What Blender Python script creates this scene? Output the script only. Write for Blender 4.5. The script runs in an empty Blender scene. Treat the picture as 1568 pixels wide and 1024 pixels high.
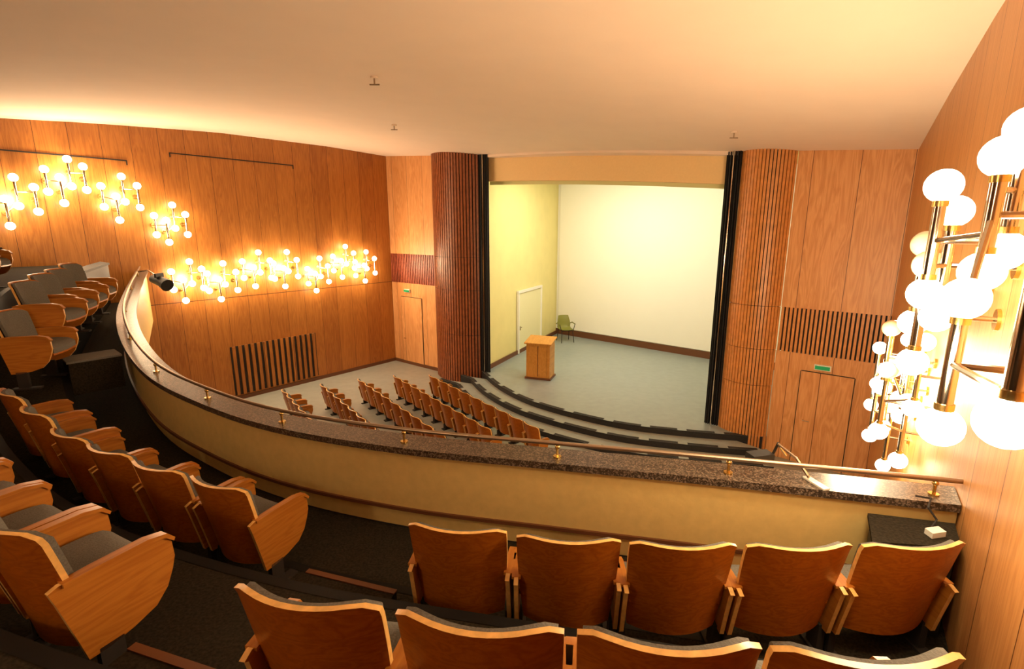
import bpy, bmesh, math, random
from mathutils import Vector, Matrix
random.seed(4)
V=Vector
UP=V((0,0,1))
bpy.context.scene.view_settings.view_transform='Standard'
LP=.80   # overall lamp dimmer
# ------------------------------------------------------------------ materials
def new_mat(name):
    m=bpy.data.materials.new(name); m.use_nodes=True
    nt=m.node_tree; b=nt.nodes['Principled BSDF']
    return m,nt,b
def plain(name,col,rough=.5,metal=0,noise=0.0,nscale=20,bump=0.0,spec=.5,coat=0):
    m,nt,b=new_mat(name)
    b.inputs['Roughness'].default_value=rough; b.inputs['Metallic'].default_value=metal
    b.inputs['Specular IOR Level'].default_value=spec
    b.inputs['Coat Weight'].default_value=coat
    tc=nt.nodes.new('ShaderNodeTexCoord'); n=nt.nodes.new('ShaderNodeTexNoise')
    n.inputs['Scale'].default_value=nscale; n.inputs['Detail'].default_value=4
    nt.links.new(tc.outputs['Object'],n.inputs['Vector'])
    r=nt.nodes.new('ShaderNodeValToRGB')
    r.color_ramp.elements[0].position=.3; r.color_ramp.elements[1].position=.7
    r.color_ramp.elements[0].color=(*[c*(1-noise) for c in col],1)
    r.color_ramp.elements[1].color=(*[min(1,c*(1+noise)) for c in col],1)
    nt.links.new(n.outputs['Fac'],r.inputs['Fac']); nt.links.new(r.outputs['Color'],b.inputs['Base Color'])
    if bump:
        bp=nt.nodes.new('ShaderNodeBump'); bp.inputs['Strength'].default_value=bump; bp.inputs['Distance'].default_value=.01
        nt.links.new(n.outputs['Fac'],bp.inputs['Height']); nt.links.new(bp.outputs['Normal'],b.inputs['Normal'])
    return m
def wood(name,c1,c2,coord='UV',panel=.62,rough=.42,su=9,sv=.55,joint=.010,seams=(),spec=.5):
    m,nt,b=new_mat(name); N=nt.nodes.new; L=nt.links.new
    b.inputs['Roughness'].default_value=rough; b.inputs['Specular IOR Level'].default_value=spec
    tc=N('ShaderNodeTexCoord'); sep=N('ShaderNodeSeparateXYZ'); L(tc.outputs[coord],sep.inputs[0])
    def math_(op,a,bv=None,c=None):
        n=N('ShaderNodeMath'); n.operation=op
        for i,x in enumerate((a,bv,c)):
            if x is None: continue
            if isinstance(x,(int,float)): n.inputs[i].default_value=x
            else: L(x,n.inputs[i])
        return n.outputs[0]
    u=sep.outputs[0]; v=sep.outputs[1] if coord=='UV' else sep.outputs[2]
    idx=math_('FLOOR',math_('DIVIDE',u,panel)) if panel else None
    comb=N('ShaderNodeCombineXYZ')
    L(math_('MULTIPLY',u,su),comb.inputs[0]); L(math_('MULTIPLY',v,sv),comb.inputs[1])
    if panel: L(math_('MULTIPLY',idx,7.3),comb.inputs[2])
    else: L(sep.outputs[1],comb.inputs[2])
    n1=N('ShaderNodeTexNoise'); n1.inputs['Scale'].default_value=1; n1.inputs['Detail'].default_value=3; n1.inputs['Distortion'].default_value=.6
    L(comb.outputs[0],n1.inputs['Vector'])
    rings=math_('FRACT',math_('MULTIPLY',n1.outputs['Fac'],7.0))
    rings=math_('ABSOLUTE',math_('SUBTRACT',rings,.5))
    fine=N('ShaderNodeTexNoise'); fine.inputs['Scale'].default_value=1; fine.inputs['Detail'].default_value=5
    cb2=N('ShaderNodeCombineXYZ'); L(math_('MULTIPLY',u,su*14),cb2.inputs[0]); L(math_('MULTIPLY',v,sv*5),cb2.inputs[1]); L(cb2.outputs[0],fine.inputs['Vector'])
    f=math_('ADD',math_('MULTIPLY',rings,.9),math_('MULTIPLY',fine.outputs['Fac'],.55))
    if panel:
        wn=N('ShaderNodeTexWhiteNoise'); wn.noise_dimensions='1D'; L(idx,wn.inputs['W'])
        f=math_('ADD',f,math_('MULTIPLY',math_('SUBTRACT',wn.outputs['Value'],.5),.30))
    r=N('ShaderNodeValToRGB'); r.color_ramp.elements[0].color=(*c1,1); r.color_ramp.elements[1].color=(*c2,1)
    r.color_ramp.elements[0].position=.15; r.color_ramp.elements[1].position=.85
    L(f,r.inputs['Fac']); col=r.outputs['Color']
    mask=None
    if panel and joint:
        fr=math_('FRACT',math_('DIVIDE',u,panel)); mask=math_('LESS_THAN',fr,joint/panel)
    for s in seams:
        k=math_('LESS_THAN',math_('ABSOLUTE',math_('SUBTRACT',v,s)),.010)
        mask=k if mask is None else math_('MAXIMUM',mask,k)
    if mask is not None:
        mx=N('ShaderNodeMix'); mx.data_type='RGBA'; L(mask,mx.inputs[0]); L(col,mx.inputs[6])
        mx.inputs[7].default_value=(c1[0]*.25,c1[1]*.2,c1[2]*.2,1); col=mx.outputs[2]
    L(col,b.inputs['Base Color'])
    return m
def emis(name,col,s,base=(.9,.85,.7)):
    m,nt,b=new_mat(name); b.inputs['Emission Color'].default_value=(*col,1); b.inputs['Emission Strength'].default_value=s
    b.inputs['Base Color'].default_value=(*base,1); b.inputs['Roughness'].default_value=.2
    m.cycles.emission_sampling='NONE'
    return m
M_wall_l=wood('walnut_panelling',(.28,.090,.014),(.45,.175,.032),seams=(-2.05,))
M_wall_f=wood('cherry_panelling',(.54,.225,.068),(.74,.38,.155),panel=.85,su=6,joint=.012)
M_wall_r=wood('cherry_panelling_side',(.46,.19,.050),(.62,.30,.10),panel=.62)
M_seat=wood('seat_plywood',(.30,.075,.005),(.45,.135,.010),coord='Object',panel=0,su=5,sv=14,rough=.28,spec=.35)
M_edge=plain('plywood_edge',(.76,.45,.14),.35,noise=.15,nscale=30)
M_arm=wood('armrest_beech',(.34,.110,.012),(.47,.185,.026),coord='Object',panel=0,su=10,sv=10,rough=.35,spec=.35)
M_cush=plain('grey_fabric',(.125,.12,.105),.85,noise=.2,nscale=120,bump=.3)
M_slat=plain('slat_wood',(.27,.080,.028),.4,noise=.25,nscale=8)
M_slat_r=plain('slat_wood_light',(.60,.25,.07),.4,noise=.15,nscale=8)
M_slat_red=plain('slat_band_red',(.30,.065,.03),.45,noise=.2,nscale=8)
M_dark=plain('dark_backing',(.018,.013,.010),.8)
M_black=plain('black_fabric',(.012,.012,.014),.6,noise=.3)
M_carpet=plain('dark_carpet',(.024,.019,.012),.95,noise=.4,nscale=60,bump=.4,spec=.12)
M_nosing=plain('step_nosing',(.008,.007,.006),.6,spec=.2)
M_ceil=plain('ceiling_plaster',(.84,.69,.57),.9,noise=.015,nscale=1.5)
M_parapet=plain('parapet_plaster',(.74,.54,.20),.45,noise=.05,nscale=14,bump=.25)
M_cream=plain('header_plaster',(.84,.62,.31),.7,noise=.02)
M_palegreen=plain('stage_border',(.66,.66,.34),.7)
M_screen=plain('screen_white',(.85,.83,.74),.7,noise=.005,nscale=2)
M_yellow=plain('stage_wall_yellow',(.74,.66,.29),.7,noise=.03,nscale=2)
M_door=plain('door_paint',(.76,.72,.44),.5)
M_stage=plain('stage_lino',(.25,.285,.285),.35,noise=.06,nscale=5)
M_floor=plain('hall_lino',(.28,.295,.265),.4,noise=.08,nscale=4)
M_base=plain('baseboard_brown',(.13,.045,.015),.5)
M_chrome=plain('polished_steel',(.60,.53,.44),.15,metal=1)
M_rail=plain('bronze_rail',(.40,.31,.23),.38,metal=1)
M_brass=plain('brass',(.75,.52,.18),.25,metal=1)
M_bulb=emis('lit_bulb',(1.0,.89,.68),9)
M_bulb_off=plain('clear_bulb',(.75,.62,.42),.08,spec=.9)
M_exit=emis('exit_sign_green',(.02,.30,.10),.35,(.02,.25,.08))
M_white=plain('white_plastic',(.8,.78,.7),.4)
M_olive=plain('olive_plastic',(.20,.20,.035),.45)
M_podium=wood('lectern_veneer',(.46,.20,.03),(.60,.29,.06),coord='Object',panel=0,su=6,sv=2)
def granite():
    m,nt,b=new_mat('granite_cap'); N=nt.nodes.new; L=nt.links.new
    tc=N('ShaderNodeTexCoord'); v=N('ShaderNodeTexVoronoi'); v.inputs['Scale'].default_value=110; L(tc.outputs['Object'],v.inputs['Vector'])
    r=N('ShaderNodeValToRGB'); r.color_ramp.elements[0].color=(.035,.022,.014,1); r.color_ramp.elements[1].color=(.24,.18,.13,1)
    r.color_ramp.elements[0].position=.45; r.color_ramp.elements[1].position=1.0
    s=N('ShaderNodeSeparateColor'); L(v.outputs['Color'],s.inputs[0]); L(s.outputs[0],r.inputs['Fac']); L(r.outputs['Color'],b.inputs['Base Color'])
    b.inputs['Roughness'].default_value=.3
    return m
M_granite=granite()
def runner():
    m,nt,b=new_mat('patterned_runner'); N=nt.nodes.new; L=nt.links.new
    tc=N('ShaderNodeTexCoord'); v=N('ShaderNodeTexVoronoi'); v.inputs['Scale'].default_value=22; L(tc.outputs['Object'],v.inputs['Vector'])
    r=N('ShaderNodeValToRGB'); r.color_ramp.elements[0].color=(.60,.42,.20,1); r.color_ramp.elements[1].color=(.16,.02,.008,1)
    r.color_ramp.elements[0].position=.28; r.color_ramp.elements[1].position=.36
    L(v.outputs['Distance'],r.inputs['Fac']); L(r.outputs['Color'],b.inputs['Base Color']); b.inputs['Roughness'].default_value=.8
    return m
M_runner=runner()
# ------------------------------------------------------------------ builder
class B:
    def __init__(s): s.v=[];s.f=[];s.m=[];s.uv=[];s.mats=[]
    def mi(s,mat):
        if mat not in s.mats: s.mats.append(mat)
        return s.mats.index(mat)
    def face(s,pts,mat,uv=None):
        i=len(s.v); s.v+= [tuple(p) for p in pts]; s.f.append(tuple(range(i,i+len(pts)))); s.m.append(s.mi(mat))
        s.uv.append(uv if uv else [(p[0],p[2]) for p in pts])
    def idx(s,base,f,mat):
        s.f.append(tuple(base+i for i in f)); s.m.append(s.mi(mat)); s.uv.append([(s.v[base+i][0],s.v[base+i][2]) for i in f])
    def box(s,c,hx,hy,hz,mat):
        c=V(c);hx=V(hx);hy=V(hy);hz=V(hz); b=len(s.v)
        for sx,sy,sz in [(-1,-1,-1),(1,-1,-1),(1,1,-1),(-1,1,-1),(-1,-1,1),(1,-1,1),(1,1,1),(-1,1,1)]:
            s.v.append(tuple(c+hx*sx+hy*sy+hz*sz))
        for f in [(0,3,2,1),(4,5,6,7),(0,1,5,4),(1,2,6,5),(2,3,7,6),(3,0,4,7)]: s.idx(b,f,mat)
    def abox(s,x0,x1,y0,y1,z0,z1,mat):
        s.box(((x0+x1)/2,(y0+y1)/2,(z0+z1)/2),((x1-x0)/2,0,0),(0,(y1-y0)/2,0),(0,0,(z1-z0)/2),mat)
    def tube(s,path,r,mat,n=10,cap=True):
        path=[V(p) for p in path]; b=len(s.v)
        for i,p in enumerate(path):
            d=(path[min(i+1,len(path)-1)]-path[max(i-1,0)]).normalized()
            a=V((0,0,1)) if abs(d.z)<.9 else V((1,0,0))
            x=d.cross(a).normalized(); y=d.cross(x).normalized()
            rr=r[i] if isinstance(r,(list,tuple)) else r
            for k in range(n):
                t=2*math.pi*k/n; s.v.append(tuple(p+x*math.cos(t)*rr+y*math.sin(t)*rr))
        for i in range(len(path)-1):
            for k in range(n):
                s.idx(b,(i*n+k,i*n+(k+1)%n,(i+1)*n+(k+1)%n,(i+1)*n+k),mat)
        if cap:
            s.idx(b,tuple(range(n)),mat); s.idx(b,tuple((len(path)-1)*n+k for k in range(n)),mat)
    def sphere(s,c,r,mat,n=16,m=10,sz=1):
        b=len(s.v); c=V(c)
        s.v.append(tuple(c+V((0,0,r*sz))))
        for i in range(1,m):
            a=math.pi*i/m
            for k in range(n):
                t=2*math.pi*k/n; s.v.append((c.x+r*math.sin(a)*math.cos(t),c.y+r*math.sin(a)*math.sin(t),c.z+r*sz*math.cos(a)))
        s.v.append(tuple(c-V((0,0,r*sz)))); last=1+(m-1)*n
        for k in range(n):
            s.idx(b,(0,1+k,1+(k+1)%n),mat); s.idx(b,(last,1+(m-2)*n+(k+1)%n,1+(m-2)*n+k),mat)
        for i in range(m-2):
            for k in range(n): s.idx(b,(1+i*n+k,1+(i+1)*n+k,1+(i+1)*n+(k+1)%n,1+i*n+(k+1)%n),mat)
    def prism(s,poly,o,ax,ay,ext,mat,side=None):
        o=V(o);ax=V(ax);ay=V(ay);ext=V(ext);b=len(s.v);n=len(poly)
        for p in poly: s.v.append(tuple(o+ax*p[0]+ay*p[1]))
        for p in poly: s.v.append(tuple(o+ax*p[0]+ay*p[1]+ext))
        s.idx(b,tuple(range(n)),mat); s.idx(b,tuple(range(2*n-1,n-1,-1)),mat)
        for i in range(n): s.idx(b,(i,(i+1)%n,n+(i+1)%n,n+i),side or mat)
    def mesh(s,name,smooth=False):
        me=bpy.data.meshes.new(name); me.from_pydata(s.v,[],s.f)
        for m in s.mats: me.materials.append(m)
        uvl=me.uv_layers.new(name='UVMap')
        for p,mi,uv in zip(me.polygons,s.m,s.uv):
            p.material_index=mi
            for li,c in zip(p.loop_indices,uv): uvl.data[li].uv=c
        bm=bmesh.new(); bm.from_mesh(me); bmesh.ops.remove_doubles(bm,verts=bm.verts,dist=1e-5)
        bmesh.ops.recalc_face_normals(bm,faces=bm.faces)
        bm.to_mesh(me); bm.free()
        if smooth:
            for p in me.polygons: p.use_smooth=True
            me.set_sharp_from_angle(angle=math.radians(38))
        return me
    def obj(s,name,smooth=False,loc=(0,0,0),rot=0):
        o=bpy.data.objects.new(name,s.mesh(name,smooth)); bpy.context.collection.objects.link(o)
        o.location=loc; o.rotation_euler=(0,0,rot); return o
def link(name,me,loc,rot=0,scale=(1,1,1)):
    o=bpy.data.objects.new(name,me); bpy.context.collection.objects.link(o); o.location=loc; o.rotation_euler=(0,0,rot); o.scale=scale; return o
def catmull(P,n=8):
    P=[V(p) for p in P]; out=[]
    Q=[2*P[0]-P[1]]+P+[2*P[-1]-P[-2]]
    for i in range(1,len(Q)-2):
        for k in range(n):
            t=k/n; a,b,c,d=Q[i-1:i+3]
            out.append(.5*((2*b)+(c-a)*t+(2*a-5*b+4*c-d)*t*t+(3*b-a-3*c+d)*t**3))
    out.append(P[-1]); return out
def lerp(a,b,t): return a+(b-a)*t
def interp(tab,x):
    if x<=tab[0][0]: return tab[0][1]
    for (a,va),(b,vb) in zip(tab,tab[1:]):
        if x<=b: return va+(vb-va)*(x-a)/(b-a)
    return tab[-1][1]
# ------------------------------------------------------------------ room plan
GF=-5.3; ST=-4.86
LC=V((-4.8,19.84,0)); LR=V((-17.3,4.24,0))
RC=V((7.66,9.86,0)); RR=V((-.65,-2.3,0))
nL=V((.78,-.625,0)).normalized(); dL=(LR-LC).normalized()
dR=(RR-RC).normalized(); nR=V((dR.y,-dR.x,0)); nR=nR if nR.dot(V((-1,0,0)))>0 else -nR
zL=[(0,2.7),(.12,2.76),(.30,2.72),(.45,2.52),(.55,2.34),(1,2.1)]
zR=[(0,1.47),(.25,1.70),(.42,1.80),(1,1.85)]
b=B(); NB=24; NA=16
def cp(a,t):
    p=lerp(lerp(LC,LR,t),lerp(RC,RR,t),a); z=lerp(interp(zL,t),interp(zR,t),a)+.25*math.sin(math.pi*a)*math.sin(math.pi*min(1,t*1.0))
    return V((p.x,p.y,z))
for i in range(NB):
    for j in range(NA):
        b.face([cp(j/NA,i/NB),cp((j+1)/NA,i/NB),cp((j+1)/NA,(i+1)/NB),cp(j/NA,(i+1)/NB)],M_ceil)
b.obj('ceiling',smooth=True)
def wall(name,A,Bp,z0,zt,mat,n=24,ush=0):
    b=B(); L=(Bp-A).length
    for i in range(n):
        p=lerp(A,Bp,i/n);q=lerp(A,Bp,(i+1)/n); z1=zt(i/n)+.03; z2=zt((i+1)/n)+.03; u1=ush+L*i/n; u2=ush+L*(i+1)/n
        b.face([(p.x,p.y,z0),(q.x,q.y,z0),(q.x,q.y,z2),(p.x,p.y,z1)],mat,[(u1,z0),(u2,z0),(u2,z2),(u1,z1)])
    return b.obj(name)
wall('wall_left',LC,LR,GF,lambda t:interp(zL,t),M_wall_l)
wall('wall_right',RC,RR,GF,lambda t:interp(zR,t),M_wall_r,ush=20)
wall('wall_rear',LR,RR,GF,lambda t:lerp(2.1,1.85,t)+.25,M_wall_l,ush=40)
b=B(); b.face([(-18,3,GF),(0,-3.5,GF),(9.5,9,GF),(8,12,GF),(6,12.2,GF),(-1,17.5,GF),(-4.6,20.6,GF)],M_floor); b.obj('floor')
FLa,FLb=LC,V((-2.8,18.24,0)); FRa,FRb=V((6.10,11.12,0)),RC
def ftop(p): return lerp(2.7,1.47,(p.x-LC.x)/(RC.x-LC.x))
def front(name,A,Bp,bz0,bz1,bandmat,ribs,ush):
    b=B(); L=(Bp-A).length; d=(Bp-A).normalized(); n=V((d.y,-d.x,0)); n=n if n.y<0 else -n
    for (z0,z1a,z1b) in [(GF,bz0,bz0),(bz1,ftop(A)+.03,ftop(Bp)+.03)]:
        b.face([(A.x,A.y,z0),(Bp.x,Bp.y,z0),(Bp.x,Bp.y,z1b),(A.x,A.y,z1a)],M_wall_f,[(ush,z0),(ush+L,z0),(ush+L,z1b),(ush,z1a)])
    b.face([A-n*.06+UP*bz0,Bp-n*.06+UP*bz0,Bp-n*.06+UP*bz1,A-n*.06+UP*bz1],M_dark)
    for k in range(ribs):
        c=lerp(A,Bp,(k+.5)/ribs)+UP*((bz0+bz1)/2)
        b.box(c-n*.01,d*(L/ribs*.30),n*.03,UP*((bz1-bz0)/2),bandmat)
    o=b.obj(name); return o,d,n
_,dFL,nF=front('wall_front_left',FLa,FLb,-2.05,-.94,M_slat_red,26,3.1)
front('wall_front_right',FRa,FRb,-2.73,-1.72,M_slat_r,24,7.37)
def drum(name,A,Bp,bulge,ribs,mat,ftopz,seams,fill):
    b=B(); A=V(A);Bp=V(Bp); mid=(A+Bp)/2; d=(Bp-A).normalized(); n=V((d.y,-d.x,0)); n=n if n.y<0 else -n
    c=(Bp-A).length/2; R=(c*c+bulge*bulge)/(2*bulge); O=mid-n*(R-bulge); half=math.asin(min(1,c/R))
    def pt(t,r): a=lerp(-half,half,t); return O+d*math.sin(a)*r+n*math.cos(a)*r
    N=ribs*2
    zs=[GF]+list(seams)
    for i in range(N):
        p,q=pt(i/N,R-.07),pt((i+1)/N,R-.07)
        b.face([(p.x,p.y,GF),(q.x,q.y,GF),(q.x,q.y,ftopz(q)+.03),(p.x,p.y,ftopz(p)+.03)],M_dark)
    for k in range(ribs):
        t=(k+.5)/ribs; p=pt(t,R-.03); a=lerp(-half,half,t); tn=d*math.cos(a)-n*math.sin(a); nn=d*math.sin(a)+n*math.cos(a)
        zz=zs+[ftopz(p)+.03]
        for z0,z1 in zip(zz,zz[1:]):
            b.box(p+UP*((z0+z1)/2+.006),tn*(R*half*2/ribs*fill),nn*.022,UP*((z1-z0)/2-.006),mat)
    return b.obj(name)
drum('fluted_column',(-2.8,18.24,0),(-.98,16.79,0),.62,26,M_slat,ftop,(-3.6,-2.05,-.94),.33)
drum('fluted_column',(5.20,11.84,0),(6.10,11.12,0),.27,18,M_slat_r,ftop,(-3.6,-2.73,-1.72),.36)
b=B()
for A,Bp,n in [(LC,LC+dL*12,nL),(FLa,FLb,nF)]:
    d=(Bp-A); b.box(lerp(A,Bp,.5)+n*.02+UP*(GF+.06),d*.5,n*.02,UP*.06,M_base)
b.obj('baseboard_hall')
PA,PB=V((-.95,16.76,0)),V((5.22,11.82,0))
dP=(PB-PA).normalized(); nP=V((dP.y,-dP.x,0)); nP=nP if nP.y<0 else -nP
b=B(); n=16
for i in range(n):
    t,t2=i/n,(i+1)/n
    p=lerp(PA,PB,t)-nP*.10; q=lerp(PA,PB,t2)-nP*.10; pi=p-nP*.25; qi=q-nP*.25
    zb=lambda t: lerp(1.52,1.0,t)+.06*math.sin(math.pi*t); zt=lambda t:lerp(2.36,1.76,t)+.05+.06*math.sin(math.pi*t)
    b.face([p+UP*zb(t),q+UP*zb(t2),q+UP*zt(t2),p+UP*zt(t)],M_cream)
    b.face([p+UP*zb(t),q+UP*zb(t2),qi+UP*zb(t2),pi+UP*zb(t)],M_cream)
    b.face([pi+UP*(zb(t)-.10),qi+UP*(zb(t2)-.10),qi+UP*zt(t2),pi+UP*zt(t)],M_palegreen)
b.obj('proscenium_header')
b=B(); N=20
for i in range(N):
    f=lambda t,o: (lambda p:V((p.x,p.y,ftop(p)+.0+.05*math.sin(math.pi*t))))(lerp(PA,PB,t)+nP*o)
    g=lambda t: f(t,.04+.30*math.sin(math.pi*t))
    a,c=g(i/N),g((i+1)/N); a2,c2=f(i/N,-.12),f((i+1)/N,-.12)
    b.face([a-UP*.0,c-UP*.0,c-UP*.09,a-UP*.09],M_ceil); b.face([a-UP*.09,c-UP*.09,c2-UP*.09,a2-UP*.09],M_ceil)
b.obj('trim_proscenium',smooth=True)
def curtain(A,dirv,w,z0,z1,name):
    b=B(); n=24; A=V(A); nn=V((-dirv.y,dirv.x,0))
    P=[A+dirv*w*i/n+nn*.04*math.sin(i*1.7) for i in range(n+1)]
    for p,q in zip(P,P[1:]): b.face([p+UP*z0,q+UP*z0,q+UP*z1,p+UP*z1],M_black)
    b.tube([P[n//2]+nP*.09+UP*z0,P[n//2]+nP*.09+UP*z1],.016,M_chrome,8)
    b.obj(name,smooth=True)
curtain(PA+nP*.08-dP*.12,dP,.44,ST+.01,2.36,'stage_curtain')
curtain(PB+nP*.08-dP*.32,dP,.34,ST+.01,1.72,'stage_curtain')
SL=V((2.1,23.2,0)); SR=V((9.6,16.6,0))
def quad(name,A,Bp,z0,z1,mat):
    b=B(); b.face([A+UP*z0,Bp+UP*z0,Bp+UP*z1,A+UP*z1],mat); return b.obj(name)
quad('wall_stage_left',PA-nP*.12-dP*.02,SL,GF,2.1,M_yellow)
quad('wall_stage_back',SL,SR,GF,2.1,M_screen)
quad('wall_stage_right',SR,V((6.3,11.2,0)),GF,2.1,M_yellow)
b=B(); b.face([PA+UP*2.07-dP*.3-nP*.4,SL+UP*2.07,SR+UP*2.07,V((6.3,11.6,2.07))],M_palegreen); b.obj('ceiling_stage')
dB=(SR-SL).normalized(); nB=V((dB.y,-dB.x,0)); nB=nB if nB.y<0 else -nB
b=B(); b.box(lerp(SL,SR,.5)+nB*.03+UP*(ST+.13),(SR-SL)*.5,nB*.025,UP*.13,M_base)
dS=(SL-PA).normalized(); nS=V((dS.y,-dS.x,0))
b.box(lerp(PA,SL,.5)+nS*.04-nP*.06+UP*(ST+.08),(SL-PA)*.49,nS*.02,UP*.08,M_base)
b.obj('baseboard_stage')
b=B(); b.box(lerp(SL,SR,.5)+nB*.05+UP*(-1.26),(SR-SL)*.485,nB*.012,UP*3.3,M_screen); b.obj('projection_screen')
b=B(); A=PA-nP*.12; sd=(SL-A).normalized(); sn=V((sd.y,-sd.x,0)); L=(SL-A).length
c=A+sd*(L*.53); w=1.15
b.box(c+sn*.03+UP*(ST+1.2),sd*w,sn*.02,UP*1.19,M_door)
for s in (-1,1): b.box(c+sd*s*(w+.04)+sn*.05+UP*(ST+1.22),sd*.05,sn*.04,UP*1.2,M_white)
b.box(c+sn*.05+UP*(ST+2.46),sd*(w+.09),sn*.04,UP*.05,M_white)
b.box(c-sd*(w-.15)+sn*.09+UP*(ST+1.05),sd*.06,sn*.015,UP*.012,M_chrome)
b.box(c-sd*(w-.12)+sn*.06+UP*(ST+1.02),sd*.02,sn*.02,UP*.08,M_chrome)
b.obj('door_1')
C0=[V(p) for p in [(-1.05,16.7,0),(-.35,15.0,0),(.75,13.45,0),(2.6,12.05,0),(4.3,11.45,0),(6.0,11.1,0)]]
C0=catmull(C0,8)
def offs(C,d):
    out=[]
    for i,p in enumerate(C):
        t=(C[min(i+1,len(C)-1)]-C[max(i-1,0)]).normalized(); n=V((t.y,-t.x,0)); n=n if n.y<0 else -n
        out.append(p+n*d)
    return out
b=B()
for k,(d,z,close) in enumerate([(0,ST,[V((6.3,11.2,0)),SR,SL]),(.48,ST-.15,[V((3,14.2,0))]),(.96,ST-.30,[V((3,14.2,0))])]):
    C=offs(C0,d); C[0]=C[0]+V((-.5*k*.6,.2*k,0))
    b.face([p+UP*z for p in C+close],M_stage if k==0 else M_floor)
    for p,q in zip(C,C[1:]):
        b.face([p+UP*GF,q+UP*GF,q+UP*z,p+UP*z],M_black)
    for j,(p,q) in enumerate(zip(C,C[1:])):
        n=V(((q-p).y,-(q-p).x,0)).normalized()
        if j%4!=3:
            pi,qi=p-n*.11,q-n*.11
            if n.y>0: pi,qi=p+n*.11,q+n*.11
            b.face([p+UP*(z+.006),q+UP*(z+.006),qi+UP*(z+.006),pi+UP*(z+.006)],M_dark)
b.obj('stage_platform')
b=B(); b.abox(-.40,.40,-.30,.30,0,1.18,M_podium); b.abox(-.44,.44,-.34,.34,0,.06,M_base)
b.prism([(-.36,1.18),(.36,1.30),(.36,1.34),(-.36,1.22)],(-.46,0,0),(0,1,0),(0,0,1),(.92,0,0),M_podium)
b.abox(-.30,.30,-.315,-.30,.12,1.08,M_podium); b.abox(-.01,.01,-.32,-.30,.10,1.12,M_base)
b.obj('lectern',loc=(.95,16.0,ST+.007),rot=math.radians(-20))
b=B(); n=8
def shell(u,v):
    x=lerp(-.23,.23,u); prof=[(.0,.22,.44),(.3,0.0,.42),(.45,-.16,.44),(.55,-.22,.52),(.8,-.25,.74),(1,-.30,.90)]
    yy=interp([(a,bb) for a,bb,c in prof],v); zz=interp([(a,c) for a,bb,c in prof],v); k=(2*u-1)**2
    x*=1-.25*max(0,v-.7)/.3
    return V((x,yy+.05*k*(v>.5),zz+.03*k*(v<=.5)))
for i in range(n):
    for j in range(12):
        q=[shell(i/n,j/12),shell((i+1)/n,j/12),shell((i+1)/n,(j+1)/12),shell(i/n,(j+1)/12)]
        b.face(q,M_olive); b.face([p+V((0,-.012,-.012)) for p in q],M_olive)
for sx in (-1,1):
    b.tube([(sx*.22,.22,0),(sx*.19,.16,.42)],.013,M_dark,8); b.tube([(sx*.22,-.26,0),(sx*.19,-.18,.44)],.013,M_dark,8)
    b.tube([(sx*.25,-.25,.60),(sx*.27,-.1,.66),(sx*.27,.15,.64)],.018,M_olive,8)
    b.tube([(sx*.27,.15,.64),(sx*.21,.16,.42)],.012,M_dark,8)
b.tube([(-.2,.16,.41),(.2,.16,.41)],.012,M_dark,8)
o=b.obj('armchair_shell',smooth=True,loc=(2.35,21.3,ST+.02),rot=math.radians(195)); o.scale=(1.3,1.3,1.25)
# ------------------------------------------------------------------ wall details
def Lw(x): return LC+dL*x
def kL(x,y): return (V((x,y,0))-LC).dot(dL)
k1,k2=kL(-6.9,17.1),kL(-8.7,14.9)
b=B(); c=Lw((k1+k2)/2)+nL*.01+UP*(-4.36); b.box(c,dL*((k2-k1)/2),nL*.008,UP*.78,M_dark)
for i in range(15):
    b.box(Lw(lerp(k1,k2,(i+.5)/15))+nL*.035+UP*(-4.36),dL*((k2-k1)/30*.5),nL*.025,UP*.78,M_wall_l)
b.obj('ventilation_grille')
for ka,kb,z in [(kL(-7.1,16.9),kL(-9.3,14.2),2.02),(kL(-9.9,13.4),kL(-11.4,11.6),1.72)]:
    b=B(); b.box(Lw((ka+kb)/2)+nL*.01+UP*z,dL*((kb-ka)/2),nL*.012,UP*.014,M_dark)
    for s in (ka,kb): b.box(Lw(s)+nL*.01+UP*(z-.05),dL*.012,nL*.012,UP*.06,M_dark)
    b.obj('wall_air_slot')
def leaf(name,A,d,n,u0,u1,z1,hx=.15):
    b=B(); w=(u1-u0)/2; c=A+d*((u0+u1)/2)
    b.box(c+n*.015+UP*((GF+z1)/2),d*w,n*.012,UP*((z1-GF)/2),M_wall_f)
    for s in (-1,1): b.box(c+d*s*(w+.008)+n*.012+UP*((GF+z1)/2),d*.008,n*.01,UP*((z1-GF)/2),M_dark)
    b.box(c+n*.012+UP*(z1+.008),d*w,n*.01,UP*.008,M_dark)
    b.tube([c-d*(w-hx)+n*.03+UP*(GF+1.05),c-d*(w-hx)+n*.08+UP*(GF+1.05),c-d*(w-hx-.13)+n*.08+UP*(GF+1.05)],.012,M_chrome,8)
    b.obj(name)
leaf('door_2',LC,dFL,nF,.55,1.75,-2.6)
dFR=(FRb-FRa).normalized()
leaf('door_3',FRa,dFR,nF,.55,1.55,-3.12)
b=B(); b.box(FRa+dFR*.95+nF*.06+UP*(-2.98),dFR*.14,nF*.03,UP*.04,M_exit); b.box(FRa+dFR*.95+nF*.03+UP*(-2.98),dFR*.16,nF*.03,UP*.06,M_white); b.obj('exit_sign')
b=B(); b.box(FLa+dFL*.95+nF*.06+UP*(-2.35),dFL*.14,nF*.03,UP*.04,M_exit); b.box(FLa+dFL*.95+nF*.03+UP*(-2.35),dFL*.16,nF*.03,UP*.06,M_white); b.obj('exit_sign')
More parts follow.
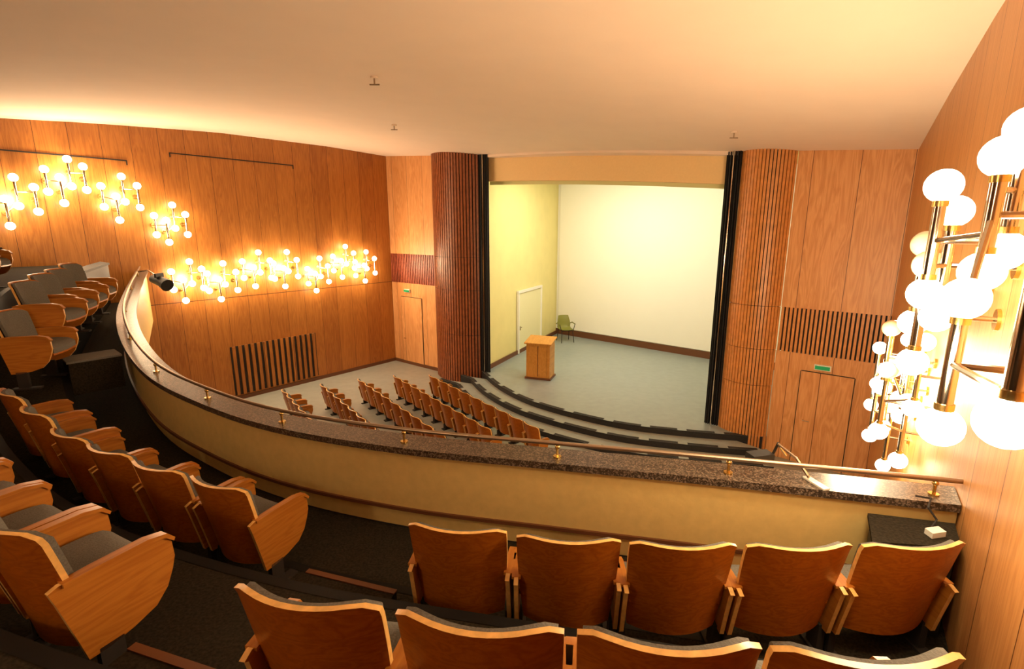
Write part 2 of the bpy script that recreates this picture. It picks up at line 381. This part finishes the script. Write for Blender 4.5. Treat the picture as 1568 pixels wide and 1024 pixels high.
for x,y in [(-2.2,8.6),(-2.9,13.0),(4.3,10.2)]:
    hit,loc,*_=bpy.data.objects['ceiling'].ray_cast(V((x,y,-1)),V((0,0,1)))
    z=loc.z if hit else 2
    b=B(); b.tube([(0,0,0),(0,0,-.03)],.06,M_ceil,14); b.tube([(0,0,-.02),(0,0,-.12)],.014,M_rail,8); b.tube([(-.08,0,-.12),(.08,0,-.12)],.011,M_rail,8)
    b.obj('ceiling_hook',loc=(x,y,z))
# ------------------------------------------------------------------ balcony
PP=[(3.05,2.86,-1.74),(1.55,3.22,-1.74),(.33,3.48,-1.74),(-.93,3.76,-1.74),(-2.16,4.2,-1.74),(-3.18,4.75,-1.70),(-4.2,5.46,-1.62),(-5.42,6.7,-1.50),(-6.7,8.3,-1.38),(-8.14,10.4,-1.25),(-10.05,13.3,-1.1)]
T1=[-2.52,-2.52,-2.52,-2.52,-2.52,-2.50,-2.32,-1.50,-1.38,-1.33,-1.33]
NS=6; C=catmull(PP,NS)
C=[C[0]+(C[0]-C[3])]+C+[C[-1]+(C[-1]-C[-3])]
NRM=[]
for i,p in enumerate(C):
    t=(C[min(i+1,len(C)-1)]-C[max(i-1,0)]); t.z=0; t.normalize(); n=V((t.y,-t.x,0)); NRM.append(n if n.y>0 or n.x>0.3 else -n)
for i in range(len(NRM)):
    if i and NRM[i].dot(NRM[i-1])<0: NRM[i]=-NRM[i]
def t1(i): return interp(list(enumerate(T1)),(i-1)/NS)
def clip(me):
    bm=bmesh.new(); bm.from_mesh(me)
    for co,no in [(RC+nR*.006,-nR),(LC+nL*.006,-nL)]:
        g=list(bm.verts)+list(bm.edges)+list(bm.faces)
        bmesh.ops.bisect_plane(bm,geom=g,plane_co=co,plane_no=no,clear_outer=True)
    rn=(RR-LR).normalized(); rnn=V((rn.y,-rn.x,0)); rnn=rnn if rnn.y<0 else -rnn
    g=list(bm.verts)+list(bm.edges)+list(bm.faces)
    bmesh.ops.bisect_plane(bm,geom=g,plane_co=LR,plane_no=rnn,clear_outer=True)
    bm.to_mesh(me); bm.free()
def sweep(name,prof,mat,smooth=True):
    b=B(); n=len(prof); base=len(b.v)
    for i,p in enumerate(C):
        for f in prof:
            o,z=f(i); q=p+NRM[i]*o; b.v.append((q.x,q.y,z))
    for i in range(len(C)-1):
        for k in range(n):
            b.idx(base,(i*n+k,i*n+(k+1)%n,(i+1)*n+(k+1)%n,(i+1)*n+k),mat)
    o=b.obj(name,smooth=smooth); clip(o.data); return o
cz=lambda i:C[i].z
fl=lambda i:cz(i)-.78
sweep('balcony_coping',[lambda i:(-.0,cz(i)),lambda i:(0,cz(i)-.055),lambda i:(.27,cz(i)-.055),lambda i:(.27,cz(i))],M_granite)
sweep('balcony_parapet',[lambda i:(.05,cz(i)-.055),lambda i:(.05,fl(i)+.2),lambda i:(.22,fl(i)-.6),lambda i:(.22,cz(i)-.055)],M_parapet)
sweep('trim_parapet',[lambda i:(.03,fl(i)+.22),lambda i:(.03,fl(i)+.19),lambda i:(.06,fl(i)+.19),lambda i:(.06,fl(i)+.22)],M_base)
sweep('baseboard_balcony',[lambda i:(.09,fl(i)+.2),lambda i:(.09,fl(i)-.02),lambda i:(.15,fl(i)-.02),lambda i:(.15,fl(i)+.2)],M_black)
b=B()
tiers=[(.15,-.60,lambda i:fl(i)),(-.60,-1.25,t1),(-1.25,-2.3,lambda i:t1(i)+.47),(-2.3,-4.3,lambda i:t1(i)+.92),(-4.3,-5.3,lambda i:t1(i)+1.3),(-5.3,-9,lambda i:t1(i)+1.3)]
P=lambda i,o,z: V((C[i].x+NRM[i].x*o,C[i].y+NRM[i].y*o,z))
for a,c_,zf in tiers:
    for i in range(len(C)-1):
        b.face([P(i,a,zf(i)),P(i+1,a,zf(i+1)),P(i+1,c_,zf(i+1)),P(i,c_,zf(i))],M_carpet)
for (a,c_,zf),(a2,c2,zf2) in zip(tiers,tiers[1:]):
    for i in range(len(C)-1):
        b.face([P(i,c_,zf(i)),P(i+1,c_,zf(i+1)),P(i+1,c_,zf2(i+1)),P(i,c_,zf2(i))],M_nosing)
        b.face([P(i,c_+.02,zf2(i)+.004),P(i+1,c_+.02,zf2(i+1)+.004),P(i+1,c_-.05,zf2(i+1)+.004),P(i,c_-.05,zf2(i)+.004)],M_nosing)
for i in range(len(C)-1):
    b.face([P(i,.2,fl(i)-.6),P(i+1,.2,fl(i+1)-.6),P(i+1,-9,fl(i+1)-.6),P(i,-9,fl(i)-.6)],M_ceil)
o=b.obj('floor_balcony'); clip(o.data)
b=B()
for i in range(3,NS+6):
    b.face([P(i,.02,fl(i)+.012),P(i+1,.02,fl(i+1)+.012),P(i+1,-.16,fl(i+1)+.012),P(i,-.16,fl(i)+.012)],M_runner)
b.obj('patterned_runner')
def tier_at(x,y):
    return min(range(len(C)),key=lambda i:(C[i].x-x)**2+(C[i].y-y)**2)
f=V((.30,.954,0)); r=V((.954,-.30,0))
for c0,z0,h in [(V((-1.12,2.72,0)),-2.52,.24),(V((-1.42,1.62,0)),-2.05,.23)]:
    b=B()
    b.box(c0+UP*(z0+h/2),r*.34,f*.17,UP*(h/2-.002),M_carpet)
    b.box(c0+f*.16+UP*(z0+h),r*.34,f*.02,UP*.006,M_base)
    b.obj('aisle_step')
b=B(); b.prism([(2.22,2.72),(2.68,2.66),(2.86,2.89),(2.40,2.99)],(0,0,-2.51),(1,0,0),(0,1,0),(0,0,.62),M_black)
b.prism([(2.20,2.70),(2.69,2.64),(2.87,2.89),(2.39,3.01)],(0,0,-1.89),(1,0,0),(0,1,0),(0,0,.025),M_carpet)
b.obj('side_step_block')
b=B(); b.box(V((-5.30,6.06,-1.78)),V((.15,-.13,0)),V((.16,.20,0)),UP*.20,M_carpet); b.box(V((-5.30,6.06,-1.57)),V((.16,-.14,0)),V((.17,.21,0)),UP*.012,M_cush); b.obj('side_step_block')
b=B(); b.box(V((-8.3,9.9,-1.1)),V((.25,-.2,0)),V((-.6,1.0,0)),UP*.35,M_black); b.box(V((-8.3,9.9,-.73)),V((.28,-.22,0)),V((-.62,1.05,0)),UP*.02,M_nosing); b.obj('dark_side_cabinet')
b=B(); RP=[C[i]+NRM[i]*.11+UP*.115 for i in range(1,len(C)-1)]
b.tube(RP,.017,M_rail,10)
for x in (2.75,1.62,.36,-.93,-2.05,-3.1,-4.15,-5.3,-6.6,-8.0,-9.4):
    i=min(range(len(RP)),key=lambda k:abs(RP[k].x-x)); p=RP[i]
    b.tube([p-UP*.112,p],.011,M_brass,8); b.tube([p-UP*.115,p-UP*.103],.032,M_brass,12); b.sphere(p-UP*.03,.02,M_brass,10,6)
b.obj('handrail',smooth=True)
e=RP[-3]
b=B(); b.tube([e,e+V((.35,-.1,.05)),e+V((.75,-.35,-.1))],.022,M_chrome,8)
h=e+V((.85,-.45,-.2)); b.tube([h+V((-.22,.1,.06)),h+V((.05,-.02,0)),h+V((.25,-.12,-.08))],[.10,.12,.15],M_black,14)
b.box(h+V((0,0,.15)),(.02,0,0),(0,.14,0),(0,0,.05),M_black)
b.obj('spotlight',smooth=True)
b=B(); q=V((2.10,3.20,-1.74))
b.box(q+V((.02,-.03,.008)),(.025,.006,0),(-.02,.09,0),(0,0,.006),M_white)
b.tube([q+V((0,.02,.02)),q+V((-.02,.16,.10)),q+V((-.06,.34,.13))],.010,M_chrome,8)
b.tube([q+V((-.06,.34,.13)),q+V((.02,.36,.03))],.010,M_chrome,8)
b.box(q+V((-.16,.40,.0)),(.09,.02,0),(-.01,.05,0),(0,0,.03),M_black); b.tube([q+V((-.06,.40,.02)),q+V((-.05,.36,.13))],.010,M_dark,8)
b.obj('microphone_bracket',smooth=False)
b=B(); q=V((2.66,2.93,-1.72))
b.tube([q+V((0,.05,.0)),q+V((.06,.0,.01)),q+V((.0,-.06,-.02)),q+V((.03,-.10,-.08)),q+V((-.01,-.12,-.12)),q+V((.0,-.14,-.13))],.007,M_dark,8)
b.box(q+V((-.03,-.17,-.123)),(.05,.01,0),(0,.03,0),(0,0,.018),M_white)
b.obj('power_cable',smooth=False)
# ------------------------------------------------------------------ theatre seat
def seat_mesh(az,ay,sd):
    b=B(); W=.275; nx,nz=12,10
    def bp(u,v,off=0,z0=.27,z1=.85,w=W):
        x=(2*u-1); z=lerp(z0,z1,v)
        ww=w*(1-.12*(1-v)**2)
        zz=z-(.03*max(0,abs(x)-.8)/.2*abs(x) if v>.9 else 0)*((v-.9)/.1)
        y=-.13*(max(0,z-.2)/.65)**1.15+.085*x*x+off
        return V((x*ww,y,zz))
    def plate(z0,z1,w,o1,o2,mf,mb,me):
        for i in range(nx):
            for j in range(nz):
                A=[(i/nx,j/nz),((i+1)/nx,j/nz),((i+1)/nx,(j+1)/nz),(i/nx,(j+1)/nz)]
                b.face([bp(u,v,o1,z0,z1,w) for u,v in A],mf); b.face([bp(u,v,o2,z0,z1,w) for u,v in A][::-1],mb)
        ed=[(i/nx,0) for i in range(nx+1)]+[(1,j/nz) for j in range(1,nz+1)]+[(i/nx,1) for i in range(nx-1,-1,-1)]+[(0,j/nz) for j in range(nz-1,-1,-1)]
        for p,q in zip(ed,ed[1:]): b.face([bp(*p,o1,z0,z1,w),bp(*q,o1,z0,z1,w),bp(*q,o2,z0,z1,w),bp(*p,o2,z0,z1,w)],me)
    plate(.20,.85,W,-.02,.004,M_seat,M_seat,M_edge)
    plate(.42,.835,W-.02,.004,.032,M_cush,M_cush,M_cush)
    n=10
    def sp(u,v,z,w):
        x=(2*u-1)*w; return V((x,lerp(.02,sd,v),z+.02*math.sin(v*3.0)-.012*(1-(2*u-1)**2)-.03*(max(0,v-.85)/.15)**2))
    for zt,zb,w,m in [(.46,.405,.235,M_cush),(.405,.385,.245,M_seat)]:
        for i in range(n):
            for j in range(n):
                A=[(i/n,j/n),((i+1)/n,j/n),((i+1)/n,(j+1)/n),(i/n,(j+1)/n)]
                b.face([sp(u,v,zt,w) for u,v in A],m); b.face([sp(u,v,zb,w) for u,v in A][::-1],m)
        ed=[(i/n,0) for i in range(n+1)]+[(1,j/n) for j in range(1,n+1)]+[(i/n,1) for i in range(n-1,-1,-1)]+[(0,j/n) for j in range(n-1,-1,-1)]
        for p,q in zip(ed,ed[1:]): b.face([sp(*p,zt,w),sp(*q,zt,w),sp(*q,zb,w),sp(*p,zb,w)],m)
    k=ay/.485; h=az-.60
    prof=[(.02,.18),(-.005,.30),(-.05,.50),(-.07,az-.005),(-.03,az+.01),(.20*k,az),(.38*k,az),(.46*k,az-.015),(.485*k,az-.06),(.49*k,.46+h),(.47*k,.38),(.43*k,.30),(.36*k,.235),(.24*k,.20),(.12*k,.18)]
    for s in (-1,1):
        b.prism(prof,(s*.278-.012,0,0),(0,1,0),(0,0,1),(.024,0,0),M_arm,M_edge)
        top=[(-.02,.612),(.10,.618),(.36*k,.618),(.46*k,.60),(.50*k,.56),(.49*k,.545),(.45*k,.58),(.36*k,.598),(-.02,.595)]
        top=[(y,z+h) for y,z in top]
        b.prism(top,(s*.278-.025,0,0),(0,1,0),(0,0,1),(.05,0,0),M_arm,M_arm)
        b.abox(s*.27-.02,s*.27+.02,.06,.16,0.01,.20,M_dark)
        b.abox(s*.27-.035,s*.27+.035,.0,.26,0,.02,M_dark)
    b.tube([(-.27,.1,.34),(.27,.1,.34)],.015,M_dark,8)
    return b.mesh('theatre_seat',smooth=True)
SM=seat_mesh(.58,.42,.41); SF=seat_mesh(.52,.26,.30)
def seat(cx,cy,z,f,sx=1.0,me=None):
    f=V((f[0],f[1],0)).normalized(); o=V((cx,cy,0))+f*.13
    return link('theatre_seat',me or SM,(o.x,o.y,z),math.atan2(-f.x,f.y),(sx,1,1))
for (x,y),f in zip([(-.33,2.51),(.31,2.41),(.94,2.36),(1.58,2.35),(2.22,2.36)],[(.14,1),(.08,1),(.03,1),(-.02,1),(-.05,1)]):
    seat(x,y,-2.52,f,1.06,SF)
for (x,y),f in zip([(-.72,1.40),(-.12,1.29),(.47,1.22),(1.05,1.17)],[(.2,1),(.15,1),(.1,1),(.05,1)]):
    seat(x,y,-2.05,f,1.0,SF)
def hz(x,y,tier):
    i=tier_at(x,y); return {1:t1(i),2:t1(i)+.47,3:t1(i)+.92}[tier]
rowA=[(-2.04,3.03,.40,.92),(-2.62,3.27,.38,.92),(-3.18,3.53,.42,.91),(-3.73,3.81,.47,.88),(-4.26,4.10,.52,.85),(-4.78,4.42,.56,.83)]
for x,y,fx,fy in rowA: seat(x,y,min(hz(x,y,1),-2.30),(fx,fy))
for x,y in [(-5.72,5.46),(-6.02,6.02),(-6.32,6.58),(-6.62,7.14),(-6.92,7.70)]: seat(x,y,hz(x,y,1)+.03,(.95,.30))
rowB=[(-2.20,1.84,.42,.91),(-2.76,2.10,.42,.91),(-3.30,2.38,.46,.89),(-3.84,2.70,.5,.87)]
for x,y,fx,fy in rowB: seat(x,y,-2.05,(fx,fy))
for x,y in [(-6.85,5.3),(-7.2,5.82),(-7.55,6.34),(-7.9,6.86),(-8.25,7.4)]: seat(x,y,hz(x,y,2),(.93,.36))
for L0 in [(-2.5,14.7),(-3.6,14.65),(-4.6,14.3),(-5.55,13.8),(-6.45,13.3)]:
    for k in range(9):
        p=V((L0[0],L0[1],0))+V((.60,-.80,0))*(.6*k)
        seat(p.x,p.y,GF,(.80,.60),1,SM if k<2 else SF)
# ------------------------------------------------------------------ lamps
def lamp_fixture(name,tubes,anchor,n,R,tr,power,lights,col=(1,.75,.44),seg=(20,12)):
    b=B()
    for p,z1,z0,a,c in tubes:
        p=V((p[0],p[1],0))
        if z1-z0>R*2.4: b.tube([p+UP*(z0+R*1.05),p+UP*(z1-R*1.05)],tr,M_chrome,14)
        for z,lit,sg in ((z1,a,1),(z0,c,-1)):
            if lit is None: continue
            b.sphere(p+UP*z,R,M_bulb if lit else M_bulb_off,seg[0],seg[1])
            b.tube([p+UP*(z-sg*R*1.25),p+UP*(z-sg*R*.8)],tr*1.25,M_brass,12)
        w=p-n*((p-anchor).dot(n)); zm=(z0+z1)/2
        b.tube([V((w.x,w.y,zm)),p+UP*zm],tr*.55,M_chrome,8)
        b.tube([V((w.x,w.y,zm)),V((w.x,w.y,zm))+n*.02],tr*2.2,M_brass,12)
    t0=sorted(tubes,key=lambda t:V((t[0][0],t[0][1],0)).dot(V((-n.y,n.x,0))))
    for A,D in zip(t0,t0[1:]):
        za=(A[1]+A[2])/2
        zc=min(max(za,D[2]+R),D[1]-R)
        b.tube([V((A[0][0],A[0][1],za)),V((D[0][0],D[0][1],zc))],tr*.5,M_chrome,8)
    o=b.obj(name,smooth=True)
    for l in lights:
        ld=bpy.data.lights.new('lamp_light','POINT'); ld.energy=power*LP; ld.color=col; ld.shadow_soft_size=.16
        lo=bpy.data.objects.new('lamp_light',ld); bpy.context.collection.objects.link(lo); lo.location=l; lo.parent=o
    return o
left=[(-11.2,11.5,.62),(-10.5,12.2,1.14),(-9.9,13.0,.77),(-9.25,13.8,.15),(-9.13,13.97,-1.43),(-8.57,14.7,-1.5),(-7.9,15.5,-1.22),(-7.3,16.2,-1.28),(-6.65,17.1,-1.52),(-6.0,17.9,-1.18),(-5.4,18.56,-1.4)]
for x,y,z in left:
    k=kL(x,y); base=Lw(k)
    T=[]
    for (a,o,zt,zb) in [(-.36,.18,.24,-.26),(-.12,.32,.06,-.52),(.12,.18,.52,-.10),(.36,.32,.28,-.26)]:
        a+=random.uniform(-.03,.03); dz=random.uniform(-.05,.05)
        p=base+dL*(-a)+nL*o; T.append(((p.x,p.y),z+zt+dz,z+zb+dz,True,True))
    c=base+nL*.30+UP*z
    lamp_fixture('wall_lamp_cluster',T,base,nL,.088,.026,160,[c],seg=(14,9))
anchor=RC
T=[((2.35,2.81),.23,-.36,True,True),((1.93,2.10),-.29,-.87,True,True),((2.14,2.27),.31,-.19,True,True),((2.28,2.33),.44,-.10,True,True),
   ((1.60,1.51),.05,-.61,None,True),((2.56,2.95),.10,-.52,True,True),((2.81,3.42),-.10,-.64,False,True),((2.62,3.14),-.22,-.85,False,True)]
lamp_fixture('wall_chandelier',T,anchor,nR,.088,.030,72,[V((1.95,2.45,-.2)),V((1.65,1.95,-.6)),V((2.35,3.15,-.4))])
T=[]
for i in range(7):
    s=.0+i*.19; p=V((4.15,4.85,0))+(-dR)*s; w=p-nR*((p-anchor).dot(nR)); p=w+nR*(.20+.18*(i%3)/2)
    zt=-1.10-.30*(i%4); T.append(((p.x,p.y),zt,zt-.62-.1*(i%2),True,True))
lamp_fixture('wall_chandelier',T,anchor,nR,.075,.020,260,[V((4.0,5.2,-1.5)),V((4.35,5.75,-1.9))])
T=[]
for i in range(5):
    p=V((3.55,4.15,0))+(-dR)*(i*.2); w=p-nR*((p-anchor).dot(nR)); p=w+nR*(.18+.2*(i%2))
    zt=-.95-.33*(i%3); T.append(((p.x,p.y),zt,zt-.6,i%2==0,True))
lamp_fixture('wall_chandelier',T,anchor,nR,.08,.022,120,[V((3.25,4.35,-1.2))])
rd=(RR-LR).normalized(); rn=V((-rd.y,rd.x,0))
for tt,pw in ((.80,120),):  # unseen cluster on the rear wall, added to light the back of the balcony
    base=lerp(LR,RR,tt); T=[]
    for (a,o_,zt,zb) in [(-.42,.20,.20,-.22),(-.14,.34,.02,-.46),(.14,.20,.50,-.06),(.42,.34,.22,-.28)]:
        p=base+rd*a+rn*o_; T.append(((p.x,p.y),.6+zt,.6+zb,True,True))
    lamp_fixture('wall_lamp_cluster',T,base,rn,.085,.022,pw,[base+rn*.5+UP*.6],seg=(14,9))
def area(name,loc,target,sx,sy,e,col):
    d=(V(target)-V(loc)).normalized(); q=d.to_track_quat('-Z','Y')
    h=B(); h.abox(-sx/2,sx/2,-sy/2,sy/2,.01,.10,M_black)
    for s in (-1,1): h.abox(s*sx/2-.02,s*sx/2+.02,-sy/2,sy/2,-.06,.10,M_black)
    o=h.obj(name); o.location=loc; o.rotation_euler=q.to_euler()
    ld=bpy.data.lights.new('batten_light','AREA'); ld.shape='RECTANGLE'; ld.size=sx; ld.size_y=sy; ld.energy=e*LP; ld.color=col
    lo=bpy.data.objects.new('batten_light',ld); bpy.context.collection.objects.link(lo); lo.parent=o
    return o
mid=lerp(PA,PB,.5)
area('stage_light_batten',mid-nP*1.0+dP*1.2+UP*1.75,lerp(SL,SR,.45)+UP*-2.8,2.0,.35,260,(1,.88,.68))
area('stage_light_batten',mid-nP*1.0-dP*1.2+UP*1.85,lerp(SL,SR,.25)+UP*-3.2,2.0,.35,205,(1,.86,.62))
area('stage_light_batten',lerp(SL,SR,.4)+nB*3.2+UP*1.95,lerp(SL,SR,.4)+nB*3.4+UP*-5,2.5,.5,165,(1,.91,.72))
w=bpy.data.worlds.new('World'); bpy.context.scene.world=w; w.use_nodes=True
w.node_tree.nodes['Background'].inputs[0].default_value=(.9,.7,.5,1); w.node_tree.nodes['Background'].inputs[1].default_value=.1
cd=bpy.data.cameras.new('camera'); cam=bpy.data.objects.new('camera',cd); bpy.context.collection.objects.link(cam)
cd.sensor_width=36; cd.lens=872/1800*36; cd.clip_start=.05
cam.location=(0,0,0); cam.rotation_euler=(math.radians(90-12),0,0)
bpy.context.scene.camera=cam
